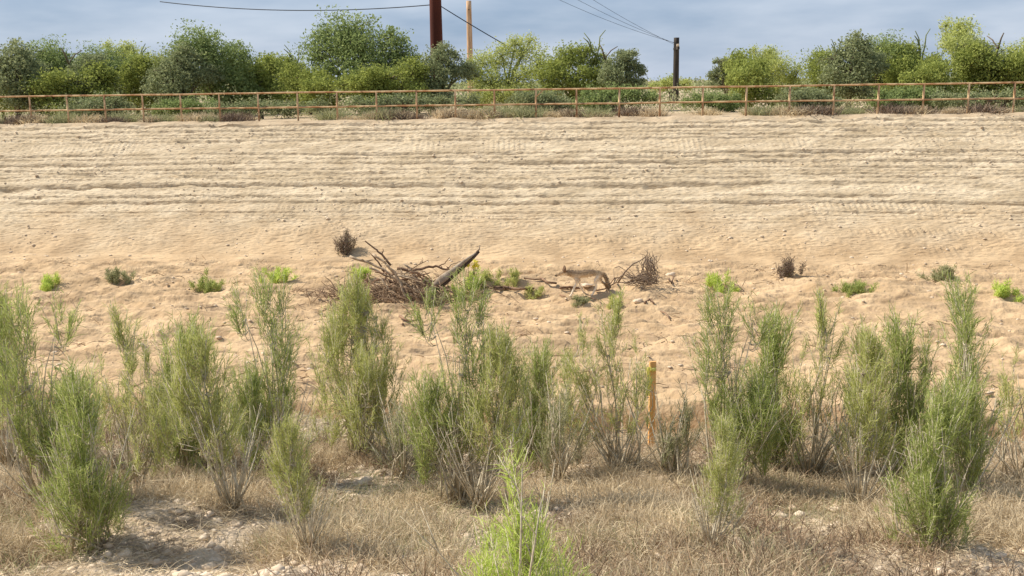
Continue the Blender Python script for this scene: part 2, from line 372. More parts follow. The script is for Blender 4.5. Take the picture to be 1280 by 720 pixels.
# ------------------------------------------------------------------ trees behind the fence
def make_tree(name, blobs, base, leafm, barkm, n, lsize, label, cat='tree', group='desert trees behind the fence', bare=(), wisp=0.0, cl=None):
    """blobs: list of (x,y,z,rx,ry,rz) absolute; base absolute"""
    base = Vector(base); root = empty(name, base); tag(root, label, cat, group)
    tb = MB(); vol = np.array([b[3] * b[4] * b[5] for b in blobs]) ** .75; vol = vol / vol.sum(); C = []; S = []
    # trunk stub then limbs to blobs with branchlets
    fork = Vector((0, 0, .35))
    tb.tube([(0, 0, -.3), (.02, 0, .1), fork], [.13, .10, .085], 8)
    crown_parts = []
    for k, bl in enumerate(blobs):
        c = Vector(bl[:3]) - base; r = Vector(bl[3:6])
        mid = fork.lerp(c, .5) + Vector((random.uniform(-.15, .15), random.uniform(-.15, .15), random.uniform(0, .2)))
        tb.tube([fork, mid, c], [.065, .045, .02], 6)
        nk = max(4, int(n * 1.5 * vol[k])); ncl = max(5, int(14 * (cl or 1)))
        # sub-clumps inside the blob, biased to its surface
        d = norm(rng.normal(size=(ncl, 3))); rad = rng.uniform(.45, 1.0, (ncl, 1)) ; cc = np.array(c) + d * rad * np.array(r)
        for q in cc: tb.tube([c, c.lerp(Vector(q), .5) + Vector((0, 0, .04)), Vector(q)], [.016, .011, .005], 4)
        which = rng.integers(0, ncl, nk); sz = rng.uniform(.14, .34, ncl) * float(np.mean(r)) / .6
        off = np.clip(rng.normal(size=(nk, 3)), -1.7, 1.7) * sz[which][:, None] * np.array([[.75, .75, .6]])
        pts = cc[which] + off
        if wisp:   # upward wispy sprays
            m_ = rng.random(nk) < wisp; pts[m_, 2] += np.minimum(rng.exponential(.10, m_.sum()), .22)
        pts[:, 2] = np.maximum(pts[:, 2], .02); crown_parts.append(pts)
    pts = np.concatenate(crown_parts)
    V, Fq, r_ = leaves(pts, rng.uniform(.6, 1.5, len(pts)) * lsize * 1.08, aspect=.45)
    for path in bare:
        pr = [Vector(q) - base for q in path]; tb.tube(pr, [.028 * (1 - i / len(pr)) + .008 for i in range(len(pr))], 5)
    tb.build('trunk', barkm, root); mesh_np('crown', V, Fq, leafm, root, r_)
    return root
def blob(px, py, Y, wpx, hpx, dy=None):
    p = P(px, py, Y); s = Y / F; return (p.x, p.y, p.z, wpx * s, (dy or wpx * .8) * s, hpx * s)
def tbase(px, Y): x = X(px, Y, 130); return (x, Y, Hs(x, Y))
trees = []
t1 = make_tree('mesquite_tree', [blob(452, 55, 43, 34, 26), blob(430, 45, 43.5, 34, 26), blob(478, 62, 43, 26, 22), blob(500, 62, 43, 20, 16), blob(447, 35, 43.5, 22, 15), blob(489, 47, 43, 18, 12), blob(470, 84, 42.5, 32, 16), blob(512, 78, 43, 20, 16), blob(415, 78, 43, 30, 25), blob(400, 60, 43.5, 26, 22), blob(445, 105, 42.5, 32, 20), blob(480, 112, 42.5, 32, 20), blob(520, 108, 42.5, 26, 20)],
   tbase(455, 43), M['leaf_a'], M['trunk'], 17000, .10, 'tall bushy green mesquite left of the brown steel pole', cl=1.2)
make_tree('mesquite_tree', [blob(460, 100, 40, 26, 15), blob(490, 98, 40, 26, 16), blob(515, 92, 40.3, 22, 16), blob(440, 104, 40.2, 22, 16), blob(475, 122, 39.6, 30, 14), blob(510, 120, 39.8, 24, 14)],
   tbase(485, 40), M['leaf_b'], M['trunk'], 10500, .085, 'low olive green shrubby mesquite in front of the tall bushy mesquite', cl=1.2)
make_tree('mesquite_tree', [blob(549, 76, 41, 20, 15), blob(561, 66, 41.2, 14, 12), blob(540, 98, 40.6, 24, 18), blob(568, 92, 41, 18, 16), blob(585, 88, 41.4, 14, 12), blob(528, 84, 41, 14, 12), blob(548, 120, 40.5, 22, 12)],
   tbase(548, 41), M['leaf_d'], M['trunk'], 7000, .085, 'dark grey green mesquite directly under the brown steel pole', cl=1.2)
make_tree('palo_verde', [blob(604, 80, 44, 20, 15), blob(627, 70, 44, 20, 15), blob(655, 66, 44, 22, 16), blob(644, 55, 44, 12, 9), blob(662, 54, 44.5, 9, 9), blob(612, 102, 43.5, 26, 15), blob(645, 98, 43.5, 28, 16), blob(590, 90, 43.6, 14, 14), blob(672, 84, 43.4, 14, 14), blob(625,120,43,26,12), blob(600, 122, 43, 22, 12), blob(655, 120, 43, 26, 12)],
   tbase(632, 44), M['leaf_c'], M['pvbark'], 11500, .075, 'pale yellow green feathery palo verde right of the thin wooden pole', wisp=.25, cl=1.3)
make_tree('palo_verde', [blob(698, 76, 42, 22, 16), blob(715, 70, 42.3, 20, 13), blob(686, 92, 41.6, 22, 16), blob(712, 94, 41.6, 24, 14), blob(737, 86, 42, 18, 14), blob(745, 70, 42.4, 13, 16), blob(728, 68, 42.3, 10, 9), blob(762, 84, 42, 14, 14), blob(750, 98, 42, 16, 12), blob(700, 112, 41.6, 26, 12), blob(735, 112, 41.6, 24, 12)],
   tbase(714, 42), M['leaf_b'], M['pvbark'], 12500, .08, 'dense olive palo verde with two bare dead branches sticking out of its top', cl=1.2, wisp=.12,
   bare=[[P(738, 88, 42), P(741, 66, 42), P(737, 50, 42), P(730, 41, 42)], [P(744, 80, 42), P(749, 58, 42), P(750, 46, 42), P(757, 37.5, 42)], [P(741, 66, 42), P(735, 52, 42), P(729, 47, 42)]])
make_tree('ironwood_tree', [blob(775, 80, 41, 20, 13), blob(790, 93, 41, 17, 12), blob(765, 95, 40.6, 18, 14), blob(783, 68, 41.3, 12, 7), blob(795, 102, 41, 14, 8)],
   tbase(777, 41), M['leaf_d'], M['trunk'], 6000, .08, 'grey green rounded ironwood at the right end of the tree row', cl=1.2,
   bare=[[P(757, 90, 41), P(757, 72, 41), P(764, 63, 41), P(772, 58, 41)], [P(757, 76, 41), P(753, 62, 41), P(750, 56, 41)]])
make_tree('mesquite_tree', [blob(740, 124, 38.6, 20, 11), blob(765, 122, 38.8, 22, 12), blob(792, 118, 38.8, 18, 10), blob(812, 121, 38.8, 12, 8), blob(750, 136, 38.4, 16, 7)],
   tbase(768, 38.6), M['leaf_a'], M['trunk'], 6000, .075, 'low deep green thicket close behind the fence below the grey ironwood', cl=1.2)
make_tree('mesquite_tree', [blob(655, 124, 38.8, 18, 10), blob(683, 124, 39, 22, 12), blob(668, 134, 38.6, 16, 8), blob(700,130,38.8,16,9)],
   tbase(672, 38.8), M['leaf_d'], M['trunk'], 4500, .075, 'low dusty green scrub close behind the fence below the palo verdes', cl=1.2)
make_tree('mesquite_tree', [blob(490, 128, 38.6, 22, 9), blob(520, 128, 38.6, 22, 9), blob(456, 131, 38.6, 22, 10), blob(548, 130, 38.8, 18, 10), blob(585, 126, 39, 20, 9)],
   tbase(505, 38.6), M['leaf_d'], M['trunk'], 5500, .075, 'low dusky green scrub close behind the fence left of the brown steel pole', cl=1.2)
make_tree('mesquite_tree', [blob(823, 108, 64, 12, 6), blob(838, 104, 64, 13, 8), blob(853, 106, 64, 12, 8)],
   tbase(838, 64), M['leaf_c'], M['trunk'], 2000, .10, 'small pale distant tree behind the black pole', cl=1.0)
# the tree row going on to either side
srcs = [o for o in col.objects if o.parent is None and o.get('group') == 'desert trees behind the fence']
bynm = {i: o for i, o in enumerate(srcs)}
side = [(340, 46, 4, 1.0, .3), (385, 42, 1, 1.0, 2.2), (270, 43, 0, .9, 1.1), (215, 41, 2, 1.1, .2), (160, 46, 3, 1.05, 2.5), (100, 42, 5, 1.15, .5), (40, 44, 0, .8, 2.9), (-20, 42, 4, .9, 1.5), (320, 38.8, 8, .9, .1), (110, 38.8, 7, 1.1, 3.2), (230, 39, 6, .9, 3.1),
        (905, 47, 5, .95, 2.8), (960, 45, 3, .85, 1.9), (1020, 43, 4, .9, .7), (1085, 44, 0, .72, 2.1), (1150, 41, 1, 1.0, .9), (1205, 43, 5, 1.15, 2.0), (1265, 45, 3, 1.0, .4), (890, 38.2, 6, .75, 3.1), (1000, 37.6, 7, 1, .1), (1120, 37.2, 6, .9, .1), (1235, 37, 8, .9, 3.0),
        (300, 44, 1, 1.2, .4), (190, 43, 4, 1.0, 2.8), (75, 41, 1, 1.1, .2), (130, 45, 0, .75, .3), (0, 41, 2, 1.2, 1.0), (930, 42, 1, 1.1, 1.4), (1050, 41, 2, 1.1, .1), (1115, 43, 4, 1.0, .5), (1180, 44, 3, 1.15, 1.2), (1235, 42, 1, 1.2, 2.7)]
ordn = ['first', 'second', 'third', 'fourth', 'fifth', 'sixth', 'seventh', 'eighth', 'ninth', 'tenth', 'eleventh', 'twelfth', 'thirteenth', 'fourteenth', 'fifteenth', 'sixteenth', 'seventeenth', 'eighteenth', 'nineteenth', 'twentieth']
kindw = {0: 'bushy green mesquite', 1: 'olive shrubby mesquite', 2: 'dark grey green mesquite', 3: 'pale feathery palo verde', 4: 'olive palo verde with bare tips', 5: 'grey green ironwood', 6: 'low green thicket', 7: 'low dusty green scrub', 8: 'low dusky scrub'}
lft = sorted([s for s in side if s[0] < 437]); rgt = sorted([s for s in side if s[0] > 843])
for lst, wd in ((lft, 'left'), (rgt[::-1], 'right')):
    for i, (px, Y, k, s_, rz) in enumerate(lst):
        c = copy_tree(bynm[k]); x = X(px, Y, 130); yy = Y - SL * x * .6; c.location = (x, yy, Hs(x, yy) - .02); c.scale = (s_, s_, s_); c.rotation_euler = (0, 0, rz)
        c['label'] = f'{kindw[k]} behind the fence, {ordn[i]} plant from the {wd} edge'
def far_scrub():
    n = 60000; Y = 50 * (340 / 50) ** rng.random(n); x = rng.uniform(-1, 1, n) * (Y * .56 + 6)
    q = fbm(x * .22, Y * .22, 3, 140) + .5; k = q > .42; x = x[k]; Y = Y[k]; q = q[k]
    z = 3.72 + rng.random(len(x)) ** 1.1 * (.5 + (q - .42) * 3.6)
    V, Fq, r_ = leaves(np.stack([x, Y, z], 1), rng.uniform(.7, 1.3, len(x)) * Y * .0026, aspect=.6)
    o = mesh_np('distant_scrub', V, Fq, M['leaf_d'], None, r_); tag(o, 'low dusty green desert scrub covering the flat land behind the tree row', 'scrub', None, 'stuff')
far_scrub()
n = 60000; Y = rng.uniform(37.3, 54, n); x = rng.uniform(-1, 1, n) * (Y * .54 + 2); Y = Y - SL * x * .8
q = fbm(x * .5, Y * .5, 3, 150) + .5; k = q > .40; x = x[k]; Y = Y[k]; q = q[k]; z = 3.72 + rng.random(len(x)) * (.15 + (q - .4) * 2.6)
V, Fq, r_ = leaves(np.stack([x, Y, z], 1), rng.uniform(.04, .11, len(x)), aspect=.5); tag(mesh_np('ground_scrub', V, Fq, M['broom4'], None, r_), 'knee high dry grey green ground scrub between and under the trees', 'scrub', None, 'stuff')
print('trees ok')

# ------------------------------------------------------------------ tufts and dry scrub along the fence foot
def tuft_mesh(n, h, spread, wd, up=1.0):
    base = np.zeros((n, 3)); base[:, :2] = rng.normal(size=(n, 2)) * spread * .35
    d = np.stack([rng.normal(size=n) * .55, rng.normal(size=n) * .55, np.full(n, up)], 1) + base * np.array([[1.5, 1.5, 0]]) / max(spread, .01) * .5
    return blades(base, d, rng.uniform(.45, 1, n) * h, np.full(n, wd), .35)
protos = []
for nm, m, h, sp_, n in (('dry_tuft', 'strawp', .34, .5, 420), ('dry_tuft', 'straw', .42, .42, 420), ('scrub_tuft', 'broom4', .45, .5, 420), ('dry_tuft', 'dead', .38, .55, 380)):
    V, Fq, r_ = tuft_mesh(n, h, sp_, .016); o = mesh_np(nm, V, Fq, M[m], None, r_); protos.append(o)
random.seed(21)
pxs = sorted([random.uniform(-10, 1290) for _ in range(62)] + [480, 497, 560, 590, 601, 640, 660, 690, 715, 747, 800, 820])
tw = ['pale straw grass tuft', 'tan grass tuft', 'grey green scrub tuft', 'brown dead weed tuft']
for i, px in enumerate(pxs):
    k = random.choice([0, 0, 1, 2, 3]); o = protos[k]
    c = o if not o.get('used') else o.copy()
    if c is not o: col.objects.link(c)
    o['used'] = 1
    Y = 36.0 + random.uniform(.15, 1.1); x = X(px, Y, 145); Y -= SL * x; x = X(px, Y, 145); s_ = random.uniform(.55, 1.15)
    c.location = (x, Y, Hs(x, Y) - .03); c.scale = (s_ * 1.5, s_ * 1.25, s_ * 1.2); c.rotation_euler = (0, 0, random.uniform(0, 6))
    c['tk'] = k
for i, o in enumerate(protos):
    if not o.get('used'): bpy.data.objects.remove(o)
for k in range(4):
    for o in [o for o in col.objects if o.get('tk') == k]:
        tag(o, tw[k] + ' on the embankment crest at the foot of the pipe fence', 'grass tuft', tw[k] + 's along the foot of the fence')
        if 'used' in o: del o['used']
for o in [o for o in col.objects if 'tk' in o]: del o['tk']

# ------------------------------------------------------------------ desert broom shrubs
def broom(name, base, tufts, m, label, group='desert brooms on the near bank', stems=4, cat='shrub', nb=1.0, bw=.0058, stemr=.011, stalks=8, dead=0, lit=None):
    """tufts: list of (px_center, py_bottom, py_top, halfwidth_px, density, dY)"""
    tufts = [(a, b_, c_, d_ * 1.45, e_ * .92, f_) for (a, b_, c_, d_, e_, f_) in tufts]
    base = Vector(base); root = empty(name, base); tag(root, label, cat, group); sb = MB(); parts = []
    for (px, pb, pt, hw, den, dY) in tufts:
        Y = base.y + dY; s = math.hypot(Y, CAMZ) / F
        bt = P(px, pb, Y) - base; tp = P(px, pt, Y) - base; hwm = hw * s; ht = (tp - bt).length
        # a bundle of stems from the root to the tuft
        ns = max(2, int(1 + hw / 15))
        anchors = []
        for k in range(ns):
            a = Vector((random.gauss(0, .075), random.gauss(0, .075), 0)); e1 = bt.lerp(tp, random.uniform(.35, .85)) + Vector((random.gauss(0, .45), random.gauss(0, .45), 0)) * hwm
            md = a.lerp(e1, .5) + Vector((random.gauss(0, .05), random.gauss(0, .05), -.02))
            q = a.lerp(md, .5) + Vector((random.gauss(0, .015), random.gauss(0, .015), 0))
            sb.tube([a - Vector((0, 0, .03)), q, md, md.lerp(e1, .55) + Vector((random.gauss(0, .02), 0, 0)), e1], [stemr * random.uniform(.7, 1.1), stemr * .8, stemr * .6, stemr * .4, stemr * .2], 5)
            for z_ in range(5): anchors.append(md.lerp(e1, z_ / 4))
        # side branchlets carrying twigs
        nbr = int(18 * den * max(.6, hw / 18) * max(.6, (pb - pt) / 90)); n = int(34 * nb)
        sprays = [(random.random() ** .8, random.uniform(0, 6.283), random.random() ** .5) for _ in range(int(4 + hw / 2.6))]
        for k in range(nbr):
            sp0 = random.choice(sprays); t = min(1, max(0, sp0[0] + random.gauss(0, .09))); ax = bt.lerp(tp, t * .84); rr = hwm * math.sqrt(max(.12, 1 - (1.7 * t - .7) ** 2)) * sp0[2] * random.uniform(.7, 1.2); th = sp0[1] + random.gauss(0, .5)
            c0 = ax + Vector((math.cos(th) * rr, math.sin(th) * rr, random.gauss(0, .02)))
            out = Vector((math.cos(th), math.sin(th), 0)) * rr / max(hwm, .01) * .5 + Vector((random.gauss(0, .12), random.gauss(0, .12), 1)); out.normalize(); Ln = random.uniform(.14, .42) * min(1.2, .5 + ht)
            a = c0 - out * Ln * .5; e1 = c0 + out * Ln * .6
            # connect down to the nearest stem
            an = min(anchors, key=lambda v: (v - a).length); sb.tube([an, an.lerp(a, .5) - Vector((0, 0, .02)), a, e1], [.004, .0035, .003, .0015], 3)
            tt = rng.random((n, 1)); bs = np.array(a) + (np.array(e1) - np.array(a)) * tt + rng.normal(size=(n, 3)) * .012
            d = np.array(out)[None, :] + rng.normal(size=(n, 3)) * .42
            ln = rng.uniform(.04, .15, n) * (1.15 - .5 * tt[:, 0]); parts.append(blades(bs, d, ln, np.full(n, bw * .8), .25))
    for k in range(stalks):   # bare pale outer stalks low down
        th = random.uniform(0, 6.283); h = random.uniform(.35, .95); sp_ = random.uniform(.15, .5)
        e1 = Vector((math.cos(th) * sp_, math.sin(th) * sp_, h)); md = e1 * .5 + Vector((0, 0, -.04))
        sb.tube([Vector((0, 0, -.02)), md, e1], [.007, .005, .002], 4)
        for j in range(3): 
            q = md.lerp(e1, random.random()); sb.tube([q, q + Vector((random.gauss(0, .08), random.gauss(0, .08), random.uniform(.08, .2)))], [.003, .0012], 3)
    sb.build('stem', M['stem'], root)
    V, Fq, r_ = merge(parts); mesh_np('foliage', V, Fq, m, root, r_)
    return root
random.seed(5)
g = G(462, 566)
B1 = broom('desert_broom', G(452, 572), [(445, 545, 335, 15, 1.5, 0), (460, 550, 345, 12, 1.2, .3), (428, 550, 338, 18, 1.2, .2), (474, 550, 375, 11, 1.1, -.1), (489, 548, 412, 8, .9, 0), (455, 560, 440, 24, 1.3, -.3), (410, 550, 390, 18, 1.1, 0), (480, 565, 470, 12, .9, .2)], M['broom'], 'tall upright yellow green desert broom left of the big leafy one', nb=1.2, stalks=12)
B2 = broom('desert_broom', G(575, 628), [(534, 430, 358, 8, 1.1, .1), (537, 585, 478, 20, 1.7, 0), (523, 540, 470, 13, 1.0, .1), (580, 440, 345, 12, 1.0, .15), (599, 430, 362, 7, .8, .1), (588, 500, 400, 16, .8, .1), (557, 590, 490, 20, 1.3, .1), (575, 560, 450, 18, .9, 0), (601, 520, 430, 15, .8, .1)], M['broom2'], 'broad leafy green desert broom left of centre with two tall plumes', stalks=12, nb=1.1)
B3 = broom('desert_broom', G(600, 640), [(618, 520, 425, 17, 1.3, .1), (637, 500, 415, 12, 1.0, .2), (610, 570, 490, 20, 1.0, .1), (640, 560, 450, 16, 1.1, .2), (625, 590, 500, 16, .6, 0)], M['broom'], 'thin yellow green desert broom with long pale forked stalks at centre', stalks=16, nb=1.1)
B8 = broom('desert_broom', G(700, 600), [(694, 560, 480, 14, .9, 0), (712, 570, 500, 16, .8, .1), (690, 590, 530, 18, .9, 0)], M['broom4'], 'low dusty half dry desert broom between the dark broom and the open one', stalks=14)
B9 = broom('desert_broom', G(505, 600), [(504, 570, 490, 10, .9, 0), (492, 580, 510, 14, .9, .1), (512, 585, 530, 12, .7, 0)], M['broom4'], 'small dusty half dry desert broom between the two big left ones', stalks=12)
B4 = broom('desert_broom', G(668, 585), [(672, 510, 430, 15, 2.0, 0), (662, 575, 480, 20, 2.0, .1), (684, 565, 480, 15, 1.6, .1), (655, 540, 445, 10, 1.2, .1), (670, 590, 520, 24, 1.4, .0)], M['broom2'], 'dense dark green desert broom with a bright top right of centre', nb=1.2, stalks=8)
B5 = broom('desert_broom', G(778, 590), [(768, 462, 378, 11, 1.9, 0), (772, 520, 430, 12, .6, 0), (729, 490, 408, 11, 1.2, .1), (708, 530, 440, 15, 1.2, .2), (742, 530, 445, 15, .8, .1), (797, 500, 430, 9, 1.0, .05), (803, 530, 470, 10, .8, -.1), (785, 545, 470, 16, .6, 0), (735, 560, 500, 20, .6, .2)], M['broom'], 'open desert broom with a dense plume beside the wooden stake', stalks=16)
B7 = broom('desert_broom', G(836, 598), [(832, 590, 515, 8, 1.2, 0), (848, 590, 500, 10, 1.1, .1), (858, 580, 490, 9, 1.0, .1)], M['broom4'], 'small grey green desert broom just right of the wooden stake', stalks=8)
B6 = broom('desert_broom', G(648, 790), [(646, 680, 585, 5, 1.4, 0), (646, 760, 650, 12, 1.3, .05), (626, 800, 672, 16, 1.1, .1), (668, 800, 645, 9, 1.2, 0), (686, 800, 672, 12, 1.0, .1), (606, 810, 700, 14, .9, 0), (648, 810, 700, 26, 1.2, -.1), (708, 810, 705, 12, .8, 0)], M['broom3'], 'bright fresh green desert broom nearest the camera at bottom centre', bw=.0046, nb=.7, stalks=4, stemr=.006)
def cp(src, px, py, s_, rz, label):
    c = copy_tree(src); c.location = G(px, py); c.scale = (s_, s_, s_); c.rotation_euler = (0, 0, rz); c['label'] = label
sl = [(B2, 350, 600, 1.0, .8), (B3, 292, 640, .95, 2.2), (B4, 235, 590, 1.15, .5), (B5, 160, 610, .95, 2.9), (B2, 60, 640, .95, 3.6), (B3, 10, 585, 1.2, 1.2), (B4, 120, 680, .95, 2.6), (B3, 385, 690, .6, 1.8)]
sr = [(B2, 915, 610, 1.0, 2.5), (B5, 1010, 600, 1.05, 3.3), (B4, 965, 585, 1.2, 1.6), (B3, 1075, 640, 1.05, .5), (B4, 1130, 600, 1.2, 3.0), (B2, 1210, 625, 1.05, 1.1), (B5, 1275, 600, 1.0, 2.6), (B4, 1170, 690, .9, 1.5), (B3, 890, 690, .6, .2)]
for lst, wd in ((sorted(sl, key=lambda a: a[1]), 'left'), (sorted(sr, key=lambda a: -a[1]), 'right')):
    for i, (s0, px, py, s_, rz) in enumerate(lst):
        k = {B2: 'broad leafy green', B3: 'thin yellow green', B4: 'dense dark green', B5: 'open plumed'}[s0]
        cp(s0, px, py, s_, rz, f'{k} desert broom, {ordn[i]} shrub from the {wd} edge')
print('brooms ok')

# ------------------------------------------------------------------ dry grass and litter on the near bank (uncountable)
def scatter(n, u0, u1, xw, thr, seed):
    u = rng.uniform(u0, u1, n); x = rng.uniform(-1, 1, n) * (xw[0] + (u - u0) * xw[1]); y = u - SL * x
    nn = fbm(x * .9, y * .9, 3, seed) + .5; k = nn > thr; x = x[k]; y = y[k]
    return np.stack([x, y, H(x, y)], 1)
def grass(name, ncl, per, h, wd, m, thr, seed, spread=.07, lean=.6, u=(5.0, 12.6), lab=''):
    c = scatter(ncl, u[0], u[1], (3.4, .56), thr, seed); n = len(c) * per; cb = np.repeat(c, per, 0)
    hs = np.repeat(rng.uniform(.5, 1.2, len(c)) * h, per) * rng.uniform(.45, 1, n)
    off = rng.normal(size=(n, 3)) * np.array([[spread, spread, 0]]); b = cb + off; b[:, 2] -= .01
    d = np.stack([rng.normal(size=n) * lean, rng.normal(size=n) * lean, np.full(n, 1.0)], 1) + off / spread * .25
    V, Fq, r_ = blades(b, d, hs, rng.uniform(.6, 1.2, n) * wd, .5); o = mesh_np(name, V, Fq, M[m], None, r_); tag(o, lab, 'dry grass', None, 'stuff'); return o
grass('dry_grass', 8500, 34, .24, .0055, 'straw', .45, 101, .075, .75, lab='tan dry grass covering the near bank in the foreground')
grass('dry_weeds', 2600, 26, .30, .005, 'twigb', .52, 102, .10, .7, lab='brown dead weeds mixed through the foreground grass')
grass('green_grass', 1500, 22, .20, .005, 'broom4', .55, 103, .06, .5, lab='thin green sprouts among the dry foreground grass')
# matted straw lying on the soil
c = scatter(60000, 4.8, 12.6, (3.4, .56), .36, 104); n = len(c); c[:, 2] += .012 + rng.random(n) * .03
d = np.stack([rng.normal(size=n), rng.normal(size=n), rng.normal(size=n) * .22], 1)
V, Fq, r_ = blades(c, d, rng.uniform(.04, .16, n), np.full(n, .0045), .3); o = mesh_np('straw_litter', V, Fq, M['straw'], None, r_); tag(o, 'matted straw litter lying on the foreground soil', 'litter', None, 'stuff')
# twig litter on the wash bed
c = scatter(6500, 14.5, 28.0, (8, .55), .54, 105); n = len(c); c[:, 2] += .01
d = np.stack([rng.normal(size=n), rng.normal(size=n) * .7, rng.normal(size=n) * .15 + .05], 1)
V, Fq, r_ = blades(c, d, rng.uniform(.08, .38, n), np.full(n, .016), .5); o = mesh_np('twig_litter', V, Fq, M['twigb'], None, r_); tag(o, 'small brown twigs strewn over the sandy wash bed', 'litter', None, 'stuff')
# pebbles
def ico():
    t = (1 + 5 ** .5) / 2
    v = np.array([(-1, t, 0), (1, t, 0), (-1, -t, 0), (1, -t, 0), (0, -1, t), (0, 1, t), (0, -1, -t), (0, 1, -t), (t, 0, -1), (t, 0, 1), (-t, 0, -1), (-t, 0, 1)], float); v /= np.linalg.norm(v[0])
    f = np.array([(0, 11, 5), (0, 5, 1), (0, 1, 7), (0, 7, 10), (0, 10, 11), (1, 5, 9), (5, 11, 4), (11, 10, 2), (10, 7, 6), (7, 1, 8), (3, 9, 4), (3, 4, 2), (3, 2, 6), (3, 6, 8), (3, 8, 9), (4, 9, 5), (2, 4, 11), (6, 2, 10), (8, 6, 7), (9, 8, 1)])
    return v, f
iv, if_ = ico()
def pebbles(name, c, s0, s1, lab):
    n = len(c); s = s0 * (s1 / s0) ** (rng.random(n) ** 2.2); sc_ = np.stack([s * rng.uniform(.8, 1.5, n), s * rng.uniform(.7, 1.3, n), s * rng.uniform(.4, .8, n)], 1)
    V = iv[None] * sc_[:, None, :] * rng.uniform(.8, 1.2, (n, 12, 1)) + c[:, None, :]; Fq = np.arange(n)[:, None, None] * 12 + if_[None]
    o = mesh_np(name, V.reshape(-1, 3), Fq.reshape(-1, 3), M['stone'], None); tag(o, lab, 'gravel', None, 'stuff')
pebbles('gravel', np.concatenate([scatter(14000, 4.8, 12.8, (3.4, .56), .36, 111), scatter(5000, 14, 28.4, (8, .55), .5, 112)]), .008, .05, 'pale pebbles scattered over the near bank and wash bed')
c = scatter(5000, 28.0, 35.5, (16, .3), .52, 113); pebbles('bank_gravel', c, .012, .05, 'small crumbs of soil cement on the stepped embankment')
# rocks one can tell apart
def rock(px, py, s_, lab, sq=.55):
    p = G(px, py); import bmesh
    bm = bmesh.new(); bmesh.ops.create_icosphere(bm, subdivisions=3, radius=1)
    sd_ = random.randint(0, 99)
    for v in bm.verts:
        k = 1 + .28 * math.sin(v.co.x * 3.1 + sd_) * math.cos(v.co.y * 2.7 + sd_) + .12 * math.sin(v.co.z * 6 + sd_ * 2 + v.co.x * 5)
        v.co = Vector((v.co.x * 1.25, v.co.y * .9, v.co.z * sq)) * k * s_
    me = bpy.data.meshes.new('rock'); bm.to_mesh(me); bm.free(); me.materials.append(M['stone'])
    for pl in me.polygons: pl.use_smooth = True
    o = bpy.data.objects.new('rock', me); col.objects.link(o); o.location = p + Vector((0, 0, s_ * .15)); o.rotation_euler = (0, 0, random.uniform(-.4, .4)); tag(o, lab, 'rock')
rock(453, 604, .075, 'pale rock in the dry grass below the tall left desert broom')
rock(533, 597, .045, 'small pale stone in the grass left of the pale stalks')
rock(733, 360, .11, 'pale flat stone on the wash bed behind the legs of the coyote', .4)
rock(500, 705, .055, 'grey stone in the grass at the bottom left')
rock(838, 345, .10, 'dark clod at the toe of the bank right of the dead bush')
rock(797, 377, .09, 'small pale stone on the sand below the dead bush')
rock(806, 668, .05, 'pale stone in the grass at the bottom right')
print('grass ok')

# ------------------------------------------------------------------ wooden survey stake
p = G(814, 560); top = P(815, 452, p.y); hgt = top.z - p.z
st = empty('survey_stake', p); st.rotation_euler = (0, R(.4), R(18)); tag(st, 'orange wooden survey stake with yellow tape standing on the near bank', 'stake')
b = MB(); wv = .036
rm = []
for i in range(9):
    z = -.1 + (hgt + .1) * i / 8; k = 1 - .0 * i
    rm.append([(-wv, -.013, z), (wv, -.013, z), (wv, .013, z), (-wv, .013, z)])
V = [q for r_ in rm for q in r_]; Fc = []
for i in range(8):
    for k in range(4): Fc.append((i * 4 + k, i * 4 + (k + 1) % 4, i * 4 + 4 + (k + 1) % 4, i * 4 + 4 + k))
Fc += [(3, 2, 1, 0), (32, 33, 34, 35)]; b.add(V, Fc); b.build('lath', M['lath'], st, smooth=False)
b = MB(); b.tube([(0, 0, hgt - .10), (0, 0, hgt - .065)], .040, 10); b.build('tape_knot', M['tape'], st)
b = MB()   # ribbon hanging down the left side, folded so it has body
rp = []
for i in range(11):
    z = hgt - .05 - i * .032; off = -.045 - .012 * math.sin(i * .9); wdt = .024 + .004 * math.sin(i * 1.7)
    rp.append([(off - wdt, -.018 - .008 * math.sin(i), z), (off + wdt * .6, -.024, z), (off + wdt * .6, -.021, z), (off - wdt, -.014 - .008 * math.sin(i), z)])
V = [q for r_ in rp for q in r_]; Fc = [(i * 4 + k, i * 4 + (k + 1) % 4, i * 4 + 4 + (k + 1) % 4, i * 4 + 4 + k) for i in range(10) for k in range(4)]
b.add(V, Fc); b.build('tape_tail', M['tape'], st)

# ------------------------------------------------------------------ driftwood heap
def dpt(px, py, Y): return P(px, py, Y)
def branch(pts, Y, r0, r1, m, lab, name='branch', group='long branches of the driftwood heap', cat='branch', dY=0, twig=0):
    pr = []
    for i, (a, b_) in enumerate(pts): pr.append(P(a, b_, Y + dY * i / (len(pts) - 1)))
    for q in pr:
        hh = Hs(q.x, q.y)
        if q.z < hh + r1: q.z = hh + r1
    full = []
    for i in range(len(pr) - 1):
        for k in range(4):
            t = k / 4; q = pr[i].lerp(pr[i + 1], t); q += Vector((random.gauss(0, .008), random.gauss(0, .012), random.gauss(0, .008))); full.append(q)
    full.append(pr[-1]); n = len(full); b = MB(); b.tube(full, [r0 + (r1 - r0) * i / (n - 1) for i in range(n)], 7)
    for k in range(twig):
        q = random.choice(full[2:]); d = Vector((random.gauss(0, .12), random.gauss(0, .08), random.uniform(.02, .16))); b.tube([q, q + d * .6 + Vector((.02, 0, 0)), q + d], [r1, r1 * .8, r1 * .4], 4)
    o = b.build(name, m, origin=tuple(full[0])); tag(o, lab, cat, group); return o
random.seed(11)
YD = G(505, 378).y; print('YD', YD, G(735, 370), G(780, 590), G(640, 720))
D = M['drift']; D2 = M['drift2']
